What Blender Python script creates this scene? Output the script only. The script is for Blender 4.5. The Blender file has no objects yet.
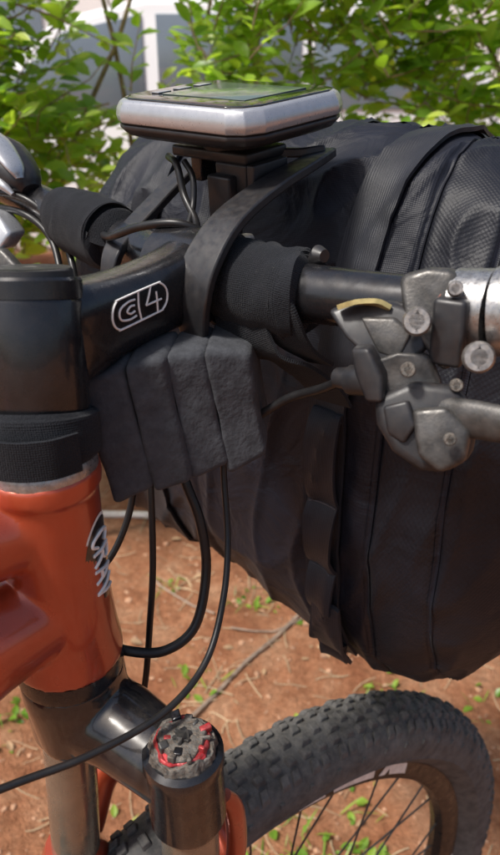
import bpy, bmesh, math, random
from mathutils import Vector, Matrix, noise
random.seed(7)
scn=bpy.context.scene
H=1095.0   # eye height in mm above the soil
def W(p): return Vector((p[0]*.001,p[1]*.001,(p[2]+H)*.001))
UP=Vector((0,0,1))
FB=Vector((.628,.778,0)).normalized()   # forward direction at the handlebar
RB=Vector((.785,-.62,0)).normalized()   # along the handlebar, to rider's right
# ------------------------------------------------------------ materials
def newmat(name):
    m=bpy.data.materials.new(name); m.use_nodes=True
    nt=m.node_tree; b=nt.nodes['Principled BSDF']
    return m,nt,b
def mat(name,col,rough=.5,metal=0,var=.25,vscale=60,bump=.0,bscale=900,bdist=.0004,coat=0,sheen=0,dust=0,dustcol=(.30,.2,.13),spec=.5,rvar=.12):
    m,nt,b=newmat(name); N=nt.nodes; L=nt.links
    tc=N.new('ShaderNodeTexCoord')
    n1=N.new('ShaderNodeTexNoise'); n1.inputs['Scale'].default_value=vscale; n1.inputs['Detail'].default_value=6
    L.new(tc.outputs['Object'],n1.inputs['Vector'])
    r=N.new('ShaderNodeMapRange'); r.inputs[1].default_value=.3; r.inputs[2].default_value=.7
    r.inputs[3].default_value=1-var; r.inputs[4].default_value=1+var
    L.new(n1.outputs['Fac'],r.inputs[0])
    mx=N.new('ShaderNodeVectorMath'); mx.operation='SCALE'; mx.inputs[0].default_value=col
    L.new(r.outputs[0],mx.inputs['Scale'])
    src=mx.outputs[0]
    if dust>0:
        n3=N.new('ShaderNodeTexNoise'); n3.inputs['Scale'].default_value=vscale*3; n3.inputs['Detail'].default_value=8; n3.inputs['Roughness'].default_value=.7
        L.new(tc.outputs['Object'],n3.inputs['Vector'])
        g=N.new('ShaderNodeNewGeometry'); sx=N.new('ShaderNodeSeparateXYZ'); L.new(g.outputs['Normal'],sx.inputs[0])
        r3=N.new('ShaderNodeMapRange'); r3.inputs[1].default_value=.42; r3.inputs[2].default_value=.75; r3.inputs[3].default_value=0; r3.inputs[4].default_value=dust
        L.new(n3.outputs['Fac'],r3.inputs[0])
        up=N.new('ShaderNodeMapRange'); up.inputs[1].default_value=-.6; up.inputs[2].default_value=1; up.inputs[3].default_value=.25; up.inputs[4].default_value=1
        L.new(sx.outputs['Z'],up.inputs[0])
        mm=N.new('ShaderNodeMath'); mm.operation='MULTIPLY'; L.new(r3.outputs[0],mm.inputs[0]); L.new(up.outputs[0],mm.inputs[1])
        mc=N.new('ShaderNodeMix'); mc.data_type='RGBA'; L.new(mm.outputs[0],mc.inputs['Factor']); L.new(src,mc.inputs['A']); mc.inputs['B'].default_value=(*dustcol,1)
        src=mc.outputs['Result']
    L.new(src,b.inputs['Base Color'])
    n2=N.new('ShaderNodeTexNoise'); n2.inputs['Scale'].default_value=vscale*2.3; n2.inputs['Detail'].default_value=5
    L.new(tc.outputs['Object'],n2.inputs['Vector'])
    rr=N.new('ShaderNodeMapRange'); rr.inputs[1].default_value=.3; rr.inputs[2].default_value=.7
    rr.inputs[3].default_value=max(.02,rough-rvar); rr.inputs[4].default_value=min(1,rough+rvar)
    L.new(n2.outputs['Fac'],rr.inputs[0]); L.new(rr.outputs[0],b.inputs['Roughness'])
    b.inputs['Metallic'].default_value=metal
    b.inputs['Coat Weight'].default_value=coat; b.inputs['Coat Roughness'].default_value=.08
    b.inputs['Sheen Weight'].default_value=sheen; b.inputs['Sheen Roughness'].default_value=.5
    b.inputs['Specular IOR Level'].default_value=spec
    if bump>0:
        nb=N.new('ShaderNodeTexNoise'); nb.inputs['Scale'].default_value=bscale; nb.inputs['Detail'].default_value=4
        L.new(tc.outputs['Object'],nb.inputs['Vector'])
        bp=N.new('ShaderNodeBump'); bp.inputs['Strength'].default_value=bump; bp.inputs['Distance'].default_value=bdist
        L.new(nb.outputs['Fac'],bp.inputs['Height']); L.new(bp.outputs[0],b.inputs['Normal'])
    return m
def weave(name,col,pu,pv,rough=.6,sheen=.3,depth=.0004,colvar=.35,wr=0,diag=False,big=.3,fuzz=1.2,spec=.5,lint=.15):
    """woven cloth: UV map is in metres, thread periods in millimetres"""
    m,nt,b=newmat(name); N=nt.nodes; L=nt.links
    uv=N.new('ShaderNodeUVMap'); sp=N.new('ShaderNodeSeparateXYZ'); L.new(uv.outputs[0],sp.inputs[0])
    def sn(out,period):
        a=N.new('ShaderNodeMath'); a.operation='MULTIPLY'; a.inputs[1].default_value=2*math.pi/period*1000; L.new(out,a.inputs[0])
        s=N.new('ShaderNodeMath'); s.operation='SINE'; L.new(a.outputs[0],s.inputs[0]); return s.outputs[0]
    su=sn(sp.outputs['X'],pu)
    if pv:
        sv=sn(sp.outputs['Y'],pv)
        pr=N.new('ShaderNodeMath'); pr.operation='MULTIPLY' if diag else 'ADD'; L.new(su,pr.inputs[0]); L.new(sv,pr.inputs[1]); h=pr.outputs[0]
    else: h=su
    tc=N.new('ShaderNodeTexCoord')
    n1=N.new('ShaderNodeTexNoise'); n1.inputs['Scale'].default_value=35; n1.inputs['Detail'].default_value=7; n1.inputs['Roughness'].default_value=.65
    L.new(tc.outputs['Object'],n1.inputs['Vector'])
    a=N.new('ShaderNodeMapRange'); a.inputs[1].default_value=-1.5; a.inputs[2].default_value=1.5; a.inputs[3].default_value=1-colvar; a.inputs[4].default_value=1+colvar; L.new(h,a.inputs[0])
    c=N.new('ShaderNodeMapRange'); c.inputs[1].default_value=.3; c.inputs[2].default_value=.7; c.inputs[3].default_value=1-big; c.inputs[4].default_value=1+big; L.new(n1.outputs['Fac'],c.inputs[0])
    mu=N.new('ShaderNodeMath'); mu.operation='MULTIPLY'; L.new(a.outputs[0],mu.inputs[0]); L.new(c.outputs[0],mu.inputs[1])
    sc=N.new('ShaderNodeVectorMath'); sc.operation='SCALE'; sc.inputs[0].default_value=col; L.new(mu.outputs[0],sc.inputs['Scale'])
    n4=N.new('ShaderNodeTexNoise'); n4.inputs['Scale'].default_value=420; n4.inputs['Detail'].default_value=5; n4.inputs['Roughness'].default_value=.75
    L.new(tc.outputs['Object'],n4.inputs['Vector'])
    r4=N.new('ShaderNodeMapRange'); r4.inputs[1].default_value=.64; r4.inputs[2].default_value=.80; r4.inputs[3].default_value=0; r4.inputs[4].default_value=lint
    L.new(n4.outputs['Fac'],r4.inputs[0])
    mc=N.new('ShaderNodeMix'); mc.data_type='RGBA'; L.new(r4.outputs[0],mc.inputs['Factor']); L.new(sc.outputs[0],mc.inputs['A']); mc.inputs['B'].default_value=(.20,.18,.16,1)
    L.new(mc.outputs['Result'],b.inputs['Base Color'])
    b.inputs['Roughness'].default_value=rough; b.inputs['Sheen Weight'].default_value=sheen; b.inputs['Sheen Roughness'].default_value=.4
    b.inputs['Specular IOR Level'].default_value=spec
    n2=N.new('ShaderNodeTexNoise'); n2.inputs['Scale'].default_value=1300; n2.inputs['Detail'].default_value=3
    L.new(tc.outputs['Object'],n2.inputs['Vector'])
    hs=N.new('ShaderNodeMath'); hs.operation='MULTIPLY_ADD'; hs.inputs[1].default_value=fuzz*2; L.new(n2.outputs['Fac'],hs.inputs[0]); L.new(h,hs.inputs[2])
    bp=N.new('ShaderNodeBump'); bp.inputs['Strength'].default_value=.6; bp.inputs['Distance'].default_value=depth; L.new(hs.outputs[0],bp.inputs['Height'])
    last=bp.outputs[0]
    if wr>0:
        n3=N.new('ShaderNodeTexNoise'); n3.inputs['Scale'].default_value=24; n3.inputs['Detail'].default_value=3; n3.inputs['Distortion'].default_value=1.4
        L.new(tc.outputs['Object'],n3.inputs['Vector'])
        b2=N.new('ShaderNodeBump'); b2.inputs['Strength'].default_value=.8; b2.inputs['Distance'].default_value=wr
        L.new(n3.outputs['Fac'],b2.inputs['Height']); L.new(last,b2.inputs['Normal']); last=b2.outputs[0]
    L.new(last,b.inputs['Normal'])
    return m
M={}
M['paint']=mat('orange_metallic_paint',(.38,.058,.022),.30,.35,.10,25,.12,2500,.0001,coat=.7,dust=.12,dustcol=(.5,.3,.2),rvar=.05)
M['anod']=mat('black_anodised_metal',(.014,.0145,.017),.27,.35,.25,80,.12,3000,.0001,dust=.04,spec=.6,coat=.25,rvar=.07)
M['gloss']=mat('gloss_black_paint',(.012,.012,.014),.18,.1,.2,60,.05,500,.0002,coat=.6,dust=.12,dustcol=(.32,.26,.20),rvar=.05)
M['plastic']=mat('black_plastic',(.016,.016,.018),.42,0,.2,90,.25,2500,.0001,dust=.06,spec=.45)
M['rubber']=mat('black_rubber',(.018,.018,.019),.6,0,.3,90,.4,1500,.0003,dust=.12,spec=.3)
M['cable']=mat('cable_housing',(.010,.010,.011),.38,0,.1,50,dust=.03,spec=.35)
M['foam']=mat('grey_eva_foam',(.041,.043,.049),.92,0,.22,160,.8,420,.0007,sheen=.03,dust=.14,dustcol=(.15,.155,.165),spec=.25)
M['velcro']=weave('velcro_strap',(.013,.014,.017),1.0,1.0,.9,.06,.00018,.03,fuzz=3.5,spec=.15,lint=.2)
M['webbing']=weave('nylon_webbing',(.011,.012,.017),1.4,0,.55,.05,.00010,.05,fuzz=1.2,spec=.33)
M['cloth']=weave('bag_nylon',(.0062,.0072,.0130),1.2,1.2,.55,.02,.00005,.03,wr=.005,big=.25,spec=.30)
M['cloth2']=weave('bag_ripstop',(.0066,.0074,.0118),3.0,3.0,.52,.02,.00010,.22,wr=.003,diag=True,big=.25,spec=.30)
M['silver']=mat('silver_plastic',(.44,.45,.47),.30,.6,.06,200,.1,3000,.00005,rvar=.04)
M['steel']=mat('steel_bolt',(.32,.30,.28),.42,.8,.35,300,.3,1500,.0002,dust=.45)
M['brushed']=mat('brushed_alloy',(.34,.34,.34),.34,.85,.25,400,.3,2500,.0001,dust=.25)
M['gunmetal']=mat('gunmetal_lever',(.060,.058,.056),.45,.5,.5,120,.35,900,.0003,dust=.30,dustcol=(.22,.19,.16))
M['brass']=mat('worn_gold_edge',(.40,.33,.14),.45,.4,.3,200,.3,900,.0002,dust=.4)
M['stanchion']=mat('anodised_fork_stanchion',(.30,.265,.21),.22,.7,.12,60,dust=.25)
M['tyre']=mat('dusty_tyre_rubber',(.080,.079,.077),.85,0,.40,60,.7,500,.0008,dust=.55,dustcol=(.22,.20,.175),spec=.3)
M['rim']=mat('black_rim',(.013,.013,.014),.35,.3,.2,60,dust=.12)
M['white']=mat('white_print',(.72,.72,.70),.45,0,.08,300)
M['decal']=mat('scuffed_white_decal',(.70,.69,.65),.5,0,.2,120,dust=.35)
M['redanod']=mat('red_anodised_dial',(.34,.020,.026),.45,.35,.4,300,.3,1200,.0003,dust=.6,dustcol=(.20,.14,.12))
M['dialgrey']=mat('corroded_alloy',(.09,.087,.08),.65,.3,.6,260,.8,700,.0008,dust=.5)
M['rust']=mat('red_brown_ring',(.22,.06,.04),.5,.3,.3,200,dust=.3)
M['glass']=mat('screen_glass',(.010,.012,.012),.06,0,.1,50,rvar=.02,spec=.8)
M['lcd']=mat('lcd_panel',(.10,.13,.11),.10,0,.15,50,rvar=.02)
# ------------------------------------------------------------ helpers
def empty(name,loc=(0,0,0)):
    e=bpy.data.objects.new(name,None); scn.collection.objects.link(e); e.empty_display_size=.05
    e.location=(0,0,0); return e
def mkobj(name,verts,faces,m,parent=None,smooth=True,uvs=None,world=False):
    me=bpy.data.meshes.new(name)
    me.from_pydata([tuple(v) if world else tuple(W(v)) for v in verts],[],faces)
    if uvs is not None:
        ul=me.uv_layers.new(name='UVMap')
        for l in me.loops: ul.data[l.index].uv=uvs[l.vertex_index]
    me.materials.append(m)
    if smooth:
        for p in me.polygons: p.use_smooth=True
    o=bpy.data.objects.new(name,me); scn.collection.objects.link(o)
    if parent: o.parent=parent
    return o
def fixn(o):
    bm=bmesh.new(); bm.from_mesh(o.data); bmesh.ops.recalc_face_normals(bm,faces=bm.faces); bm.to_mesh(o.data); bm.free()
def cr(pts,n):
    out=[]; P=[Vector(p) if not isinstance(p,Vector) else p for p in pts]
    Q=[P[0]*2-P[1]]+P+[P[-1]*2-P[-2]]
    for i in range(1,len(Q)-2):
        for j in range(n):
            t=j/n; a,b,c,d=Q[i-1],Q[i],Q[i+1],Q[i+2]
            out.append(.5*((2*b)+(c-a)*t+(2*a-5*b+4*c-d)*t*t+(3*b-a-3*c+d)*t**3))
    out.append(P[-1]); return out
def lerp(a,b,t): return a+(b-a)*t
def rads(rs,n):
    out=[]
    for i in range(len(rs)-1):
        for j in range(n):
            t=j/n; out.append(lerp(rs[i],rs[i+1],t))
    out.append(rs[-1]); return out
def autosmooth(o,ang=38):
    bm=bmesh.new(); bm.from_mesh(o.data)
    for e in bm.edges:
        if len(e.link_faces)==2 and e.calc_face_angle(0)>math.radians(ang): e.smooth=False
    bm.to_mesh(o.data); bm.free()
def tube(name,pts,r,m,parent=None,n=8,seg=24,straight=False,scale=(1,1),ref=None,cap=True,smooth=True,wob=0):
    if not isinstance(r,(list,tuple)): r=[r]*len(pts)
    if straight or len(pts)==2: P=[Vector(p) for p in pts]; R=list(r)
    else: P=cr(pts,n); R=rads(r,n)
    verts=[];faces=[];uvs=[]
    T0=(P[1]-P[0]).normalized()
    rf=Vector(ref) if ref is not None else (UP if abs(T0.z)<.9 else Vector((1,0,0)))
    A=(rf-T0*rf.dot(T0)).normalized(); ln=0
    for i,p in enumerate(P):
        T=(P[min(i+1,len(P)-1)]-P[max(i-1,0)])
        if T.length<1e-6: T=T0
        T.normalize()
        A=(A-T*A.dot(T)).normalized(); B=T.cross(A)
        if i: ln+=(P[i]-P[i-1]).length
        for k in range(seg):
            a=2*math.pi*k/seg; ca,sa=math.cos(a),math.sin(a)
            rr=R[i]+(wob*noise.noise(Vector((ca*1.5,sa*1.5,ln*.06+p.x))) if wob else 0)
            verts.append(p+A*(ca*rr*scale[0])+B*(sa*rr*scale[1])); uvs.append((ln*.001,a*R[i]*.001))
    for i in range(len(P)-1):
        for k in range(seg):
            k2=(k+1)%seg; faces.append((i*seg+k,i*seg+k2,(i+1)*seg+k2,(i+1)*seg+k))
    if cap:
        for i0,pt in ((0,P[0]),((len(P)-1)*seg,P[-1])):
            verts_i=len(verts); verts.append(pt); uvs.append((0,0))
            for k in range(seg):
                faces.append((i0+k,i0+(k+1)%seg,verts_i))
    o=mkobj(name,verts,faces,m,parent,smooth,uvs); fixn(o)
    if smooth and cap: autosmooth(o)
    return o
def bevel(o,w,s=3,ang=30):
    b=o.modifiers.new('bevel','BEVEL'); b.width=w*.001; b.segments=s; b.limit_method='ANGLE'; b.angle_limit=math.radians(ang)
    b.harden_normals=False
    return o
def prism(name,outline,ext,m,parent=None,bev=2,taper=1.0,segs=3):
    P=[Vector(p) for p in outline]; E=Vector(ext); n=len(P)
    c=sum(P,Vector((0,0,0)))/n
    verts=P+[c+E+(p-c)*taper for p in P]
    faces=[tuple(range(n)),tuple(range(2*n-1,n-1,-1))]+[(i,i+n,(i+1)%n+n,(i+1)%n) for i in range(n)]
    o=mkobj(name,verts,faces,m,parent,True); fixn(o)
    bevel(o,bev,segs)
    return o
def box(name,c,ax,ay,az,m,parent=None,bev=1.5):
    c=Vector(c); ax=Vector(ax)/2; ay=Vector(ay)/2; az=Vector(az)/2
    return prism(name,[c-ax-ay-az,c+ax-ay-az,c+ax+ay-az,c-ax+ay-az],az*2,m,parent,bev)
def ribbon(name,pts,wdir,width,thick,m,parent=None,n=10,wd2=None,bev=.6):
    P=cr(pts,n); verts=[];faces=[];uvs=[]; ln=0; N_=len(P)
    wid=width if isinstance(width,(list,tuple)) else [width]*len(pts)
    WD=rads(wid,n)
    for i,p in enumerate(P):
        T=(P[min(i+1,N_-1)]-P[max(i-1,0)]).normalized()
        wv=Vector(wdir).lerp(Vector(wd2 if wd2 else wdir),i/(N_-1)); wv=(wv-T*wv.dot(T)).normalized()
        nn=T.cross(wv)
        if i: ln+=(P[i]-P[i-1]).length
        for j in range(5):
            u=-.5+j/4
            verts.append(p+wv*u*WD[i]+nn*thick/2); uvs.append((u*WD[i]*.001,ln*.001))
        for j in range(5):
            u=.5-j/4
            verts.append(p+wv*u*WD[i]-nn*thick/2); uvs.append((u*WD[i]*.001,ln*.001))
    for i in range(N_-1):
        for j in range(10):
            k=(j+1)%10; faces.append((i*10+j,i*10+k,(i+1)*10+k,(i+1)*10+j))
    faces.append(tuple(range(10))); faces.append(tuple(range((N_-1)*10,N_*10)))
    o=mkobj(name,verts,faces,m,parent,True,uvs); fixn(o); autosmooth(o,40)
    if thick>3: bevel(o,1.0,2,50)
    return o
def remesh(o,vox,sm=8):
    r=o.modifiers.new('r','REMESH'); r.mode='VOXEL'; r.voxel_size=vox*.001; r.use_smooth_shade=True
    s=o.modifiers.new('s','SMOOTH'); s.iterations=sm; s.factor=.6
def join(objs,name):
    bm=bmesh.new()
    for ob in objs: bm.from_mesh(ob.data)
    me=bpy.data.meshes.new(name); bm.to_mesh(me); bm.free()
    me.materials.append(objs[0].data.materials[0]); par=objs[0].parent
    for p in me.polygons: p.use_smooth=True
    o=bpy.data.objects.new(name,me); scn.collection.objects.link(o); o.parent=par
    for ob in objs: bpy.data.objects.remove(ob)
    return o
def bolt(name,c,d,r,l,m,parent):
    c=Vector(c); d=Vector(d).normalized()
    return tube(name,[c,c+d*l*.75,c+d*l,c+d*l,c+d*(l*.4)],[r,r,r*.85,r*.52,r*.48],m,parent,straight=True,seg=24)
# ============================================================ BICYCLE
bike=empty('mountain_bike')
# --- frame
h1=tube('ht',[(-89,242,-130),(-89,242,-138),(-89.3,242.5,-140),(-90,244,-172),(-91,246,-200),(-92,248,-224),(-92.6,249,-236),(-92.6,249,-243)],[24.5,24.6,22.8,22.8,23.4,25.5,27.2,27.6],M['paint'],bike,straight=True,seg=48)
h2=tube('tt',[(-88,246,-162),(-118,222,-156),(-160,190,-152),(-420,0,-184)],[17,21,22,21],M['paint'],bike,straight=True,seg=32)
h3=tube('dt',[(-89,250,-208),(-120,217,-206),(-160,185,-230),(-560,-110,-640)],[20,26,27,25],M['paint'],bike,straight=True,seg=32)
fr=join([h1,h2,h3],'frame_tubes'); remesh(fr,1.5,9)
tube('headset_upper_cup',[(-89,242,-124),(-89,242,-127),(-89,242,-131)],[21.5,23.4,23.6],M['brushed'],bike,straight=True,seg=48)
tube('headset_lower_cup',[(-92.6,249,-243),(-92.6,249,-250),(-92.6,249,-255)],[26.5,27,25.5],M['anod'],bike,straight=True,seg=48)
def onht(az,z,off):
    t=(-z-140)/104.; c=Vector((lerp(-89.3,-93,t),lerp(242.5,249,t),z))
    r=22.8 if t<.25 else 22.8+2.2*((t-.25)/.75)**2
    return c+Vector((math.cos(az),math.sin(az),0))*(r+off)
def patch(name,c_az,c_z,h_az,h_z,off,m,n=14):
    verts=[];faces=[]
    for i in range(n+1):
        for j in range(n+1):
            u=-1+2*i/n; v=-1+2*j/n
            uu=u*math.sqrt(1-v*v/2); vv=v*math.sqrt(1-u*u/2)
            verts.append(onht(c_az+uu*h_az,c_z+vv*h_z,off))
    for i in range(n):
        for j in range(n):
            a=i*(n+1)+j; faces.append((a,a+n+1,a+n+2,a+1))
    return mkobj(name,verts,faces,m,bike)
ba=math.radians(-8)
patch('badge_outline',ba,-181,.62,27,.45,M['white'])
patch('badge',ba,-181,.575,25.4,.6,M['gloss'])
def glyph(strokes,fn,w,m,name,parent):
    obs=[]
    for st in strokes:
        pts=[fn(u,v) for u,v in st]
        obs.append(tube('g',pts,w,m,parent,n=4,seg=6))
    return join(obs,name)
L_={'C':[[(.9,.75),(.6,1),(.25,.95),(0,.6),(0,.4),(.25,.05),(.6,0),(.9,.25)]],
    'R':[[(0,0),(0,.5),(0,1)],[(0,1),(.6,1),(.85,.78),(.6,.52),(0,.5)],[(.4,.5),(.65,.25),(.9,0)]],
    'A':[[(0,0),(.22,.5),(.45,1)],[(.45,1),(.68,.5),(.9,0)],[(.2,.35),(.45,.35),(.7,.35)]],
    'V':[[(0,1),(.22,.5),(.45,0)],[(.45,0),(.68,.5),(.9,1)]]}
for k,(ch,zc) in enumerate((('C',-163),('R',-172.5),('A',-182),('V',-191.5))):
    glyph(L_[ch],lambda u,v,zc=zc: onht(ba-.34+v*.60,zc-u*7.6,.8),.85,M['white'],'badge_letter_%d'%k,bike)
# --- stem
tube('stem_clamp',[(-89,259,-54),(-89,258.8,-55),(-89,257.5,-62),(-89,257.3,-62.6),(-89,257.2,-63.2),(-89,250,-105),(-89,249.5,-109)],[19.8,20.8,20.9,20.2,20.9,21,19.8],M['anod'],bike,straight=True,seg=56)
tube('stem_top_cap',[(-89,259,-54),(-89,259.5,-51.3),(-89,259.6,-50.3),(-89,259.6,-50.3),(-89,259.4,-52),(-89,259.4,-52),(-89,259.2,-54)],[17.8,17.6,16.8,13.5,12.8,8.5,7.5],M['plastic'],bike,straight=True,seg=56)
bolt('stem_cap_bolt',(-89,259,-54),(0,0,1),5,3.6,M['steel'],bike)
for z in (-66,-98):
    bolt('stem_clamp_bolt',(-104,243.5,z),(-.6,-.8,0),3.6,6,M['steel'],bike)
sa=Vector((-89,252,-81)); sb=Vector((-27,346,-71)); SD=(sb-sa).normalized(); SN=Vector((SD.y,-SD.x,0)).normalized()
stations=[(0,22,17),(.14,22,17.5),(.26,20,16.2),(.40,18,15.2),(.62,17.5,15),(.8,19,16),(.92,22,18),(1.0,23,19)]
verts=[];faces=[];sg=40
for t,hh,ww in stations:
    c=sa.lerp(sb,t)
    for k in range(sg):
        a=2*math.pi*k/sg; ca,s_=math.cos(a),math.sin(a); pw=3.4
        ca=math.copysign(abs(ca)**(2/pw),ca); s_=math.copysign(abs(s_)**(2/pw),s_)
        verts.append(c+SN*ww*ca+UP*hh*s_)
for i in range(len(stations)-1):
    for k in range(sg):
        k2=(k+1)%sg; faces.append((i*sg+k,i*sg+k2,(i+1)*sg+k2,(i+1)*sg+k))
faces.append(tuple(range(sg))); faces.append(tuple(range((len(stations)-1)*sg,len(stations)*sg)))
o=mkobj('stem_body',verts,faces,M['anod'],bike,True); fixn(o)
ss=o.modifiers.new('s','SUBSURF'); ss.levels=2; ss.render_levels=2
tube('stem_faceplate',[sb-RB*23,sb-RB*22,sb+RB*20,sb+RB*21],[23.5,24.5,24.5,23.5],M['anod'],bike,straight=True,seg=48)
for dz in (-17,17):
    for dr in (-16,14):
        bolt('faceplate_bolt',sb+RB*dr+UP*dz+FB*14,FB,3.4,12,M['steel'],bike)
def onstem(u,v):
    z=v*13-6.5+4.6; L=30+u*38; t=L/113.
    hh=lerp(20,18,min(1,max(0,(t-.26)/.14))) if t<.40 else 17.8
    ww=lerp(16.2,15.2,min(1,max(0,(t-.26)/.14))) if t<.40 else 15.1
    return sa+SD*L+SN*(ww*(1-min(.95,abs(z/hh))**3.4)**(1/3.4)+.25)+UP*z
st=[]
def rrect(x0,y0,x1,y1,r):
    pts=[]
    for cx,cy,a0 in ((x1-r[0],y1-r[1],0),(x0+r[0],y1-r[1],90),(x0+r[0],y0+r[1],180),(x1-r[0],y0+r[1],270)):
        for k in range(5):
            a=math.radians(a0+90*k/4); pts.append((cx+r[0]*math.cos(a),cy+r[1]*math.sin(a)))
    pts.append(pts[0]); return pts
st.append(rrect(0,0,1,1,(.17,.5)))
st.append([(.42,.78),(.3,.8),(.16,.7),(.12,.5),(.16,.3),(.3,.2),(.42,.22)])
st.append([(.40,.60),(.32,.62),(.26,.5),(.32,.38),(.40,.40)])
st.append([(.50,.98),(.47,.5),(.50,.02)])
st.append([(.72,.98),(.66,.7),(.60,.42)]); st.append([(.60,.42),(.75,.42),(.88,.42)]); st.append([(.80,.75),(.80,.4),(.80,.02)])
glyph(st,onstem,.5,M['white'],'stem_print',bike)
tube('spacer_rubber_band',[(-89,249,-107.5),(-89,248.6,-109),(-89,247,-116),(-89,244.4,-124),(-89,244,-126)],[21,24.6,25.2,25.0,22.5],M['velcro'],bike,seg=56,wob=1.0)
ribbon('spacer_band_tail',[(-114,240,-116),(-104,223,-116.5),(-92,218.5,-117),(-78,220.5,-117),(-68,228,-117)],(0,0,1),17,1.4,M['velcro'],bike)
# --- handlebar
barP=[(-219,538,-29),(-156,481,-45),(-118,448,-56),(-67,399,-67),(-27,346,-71),(-3,329,-72),(20,312,-72),(50,288,-70),(80,265,-67),(105,247,-64),(150,214,-61)]
tube('handlebar',barP,[11.2,12.5,13.5,15,15.9,15.5,14.5,13,11.6,11.2,11.2],M['anod'],bike,n=8,seg=40)
# left controls
tube('left_grip',[(-330,632,-15),(-240,556,-24),(-205,526,-33)],[16,16,16.5],M['rubber'],bike,n=4)
tube('left_shifter_pod',[(-214,520,-18),(-194,504,-17),(-172,485,-22),(-156,471,-32),(-150,466,-38)],[14,21,21,14,7],M['plastic'],bike,n=6,scale=(.8,1))
tube('left_shifter_trim',[(-214,510,-2),(-194,492,1),(-172,474,-8),(-158,462,-22),(-154,459,-30)],[4,7,7,5,2],M['silver'],bike,n=6,scale=(.6,1.5))
tube('left_shifter_trim_2',[(-202,488,-26),(-184,474,-26),(-168,462,-34),(-160,458,-40)],[3,4.5,3.5,1.5],M['silver'],bike,n=6)
prism('left_brake_reservoir',[(-205,476,-46),(-174,458,-52),(-163,449,-65),(-172,447,-76),(-210,464,-70)],(8,14,0),M['silver'],bike,3)
prism('left_brake_lever',[(-210,464,-66),(-168,442,-74),(-156,434,-84),(-170,436,-90),(-212,456,-78)],(3,7,0),M['gunmetal'],bike,2)
tube('brake_hose',[(-200,490,-50),(-158,462,-52),(-136,448,-66),(-126,430,-88),(-115,400,-125),(-95,330,-170)],2.4,M['cable'],bike,n=10,seg=12)
tube('brake_hose_2',[(-200,485,-40),(-156,462,-42),(-130,448,-60),(-117,428,-84),(-108,390,-120)],2.4,M['cable'],bike,n=10,seg=12)
# --- right controls
tube('right_grip_collar',[(84,261,-67),(85,260.5,-67),(97,252,-66),(98,251,-66)],[14.5,16.2,16.6,15],M['brushed'],bike,straight=True,seg=48)
tube('right_grip_ring',[(79,265,-67),(83,262,-67)],[14.0,14.4],M['rust'],bike,straight=True,seg=40)
tube('right_grip_collar_2',[(98,251,-66),(99,250.5,-66),(103,247.5,-65),(104,247,-65)],[17,17.8,17.8,16.8],M['brushed'],bike,straight=True,seg=40)
tube('right_grip',[(104,247,-65),(130,228,-63),(230,160,-60)],[15.5,16,16.5],M['rubber'],bike,seg=36)
prism('shifter_clamp',[(60,262,-54),(70,257,-50),(80,253,-50),(86,249,-60),(85,240,-80),(76,238,-88),(68,246,-78),(61,252,-68)],(7,14,-2),M['gunmetal'],bike,3.5,segs=4)
box('clamp_hinge',(78,243,-72),(11,-7,0),(4,6,0),(0,3,26),M['plastic'],bike,2)
prism('brake_lever_body',[(32,264,-69),(42,263,-65),(58,258,-64),(70,250,-67),(71,245,-80),(60,243,-89),(50,247,-87),(39,255,-78)],(5,12,-2),M['plastic'],bike,2.5)
prism('brake_lever_rib',[(45,256,-70),(58,252,-69),(64,247,-74),(60,245,-84),(52,249,-83)],(1.5,3,0),M['gunmetal'],bike,1.2)
ribbon('brake_lever_gold_edge',[(36,259.5,-66.5),(43,258.5,-64.2),(51,257.5,-64),(57,256,-66)],(.3,-.8,.3),[3,6.5,6.5,3],2,M['brass'],bike)
prism('shifter_arm',[(47,246,-85),(58,241,-80),(70,240,-80),(76,237,-92),(70,230,-104),(60,236,-100),(50,240,-98)],(4,10,-3),M['gunmetal'],bike,2.5)
prism('thumb_paddle',[(49,237,-97),(63,235,-89),(80,229,-89),(87,222,-101),(85,217,-114),(76,217,-121),(66,219,-121),(56,226,-116),(50,232,-107)],(6,15,-6),M['plastic'],bike,4)
prism('thumb_paddle_front',[(62,227,-98),(74,222,-95),(83,217,-103),(81,213,-114),(72,213,-119),(64,218,-114)],(3,6,-2),M['gunmetal'],bike,2.5)
prism('thumb_paddle_step',[(52,232,-99),(61,229,-95),(64,224,-104),(60,224,-112),(54,228,-109)],(3,6,-2),M['plastic'],bike,1.6)
prism('release_paddle',[(40,246,-80),(46,240,-78),(52,236,-88),(52,232,-98),(46,236,-99),(42,242,-90)],(4,8,0),M['plastic'],bike,1.8)
tube('lever_blade',[(70,236,-104),(84,222,-100),(110,200,-96),(170,170,-92)],[6,6,5,5],M['gunmetal'],bike,scale=(1.3,.7))
for k,(c,r,l) in enumerate((((65,243,-68),5.6,6),((86,230,-78),6.0,5),((61,233,-84),3.0,5),((74,213,-104),2.4,2.0),((79,246,-56),3.0,5),((80,232,-90),2.6,4))):
    bolt('shifter_bolt_%d'%k,c,(-.25,-.9,.3),r,l,M['steel'] if k in(0,1,4) else M['dialgrey'],bike)
tube('barrel_adjuster',[(39,270,-101),(44,265,-100),(45,264,-100),(51,255,-97),(54,250,-96)],[4.5,5.5,6.8,6.8,5],M['plastic'],bike,straight=True,seg=14)
tube('barrel_tip',[(45,262,-99),(56,248,-94)],[3,7],M['dialgrey'],bike,straight=True,seg=8)
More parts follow.
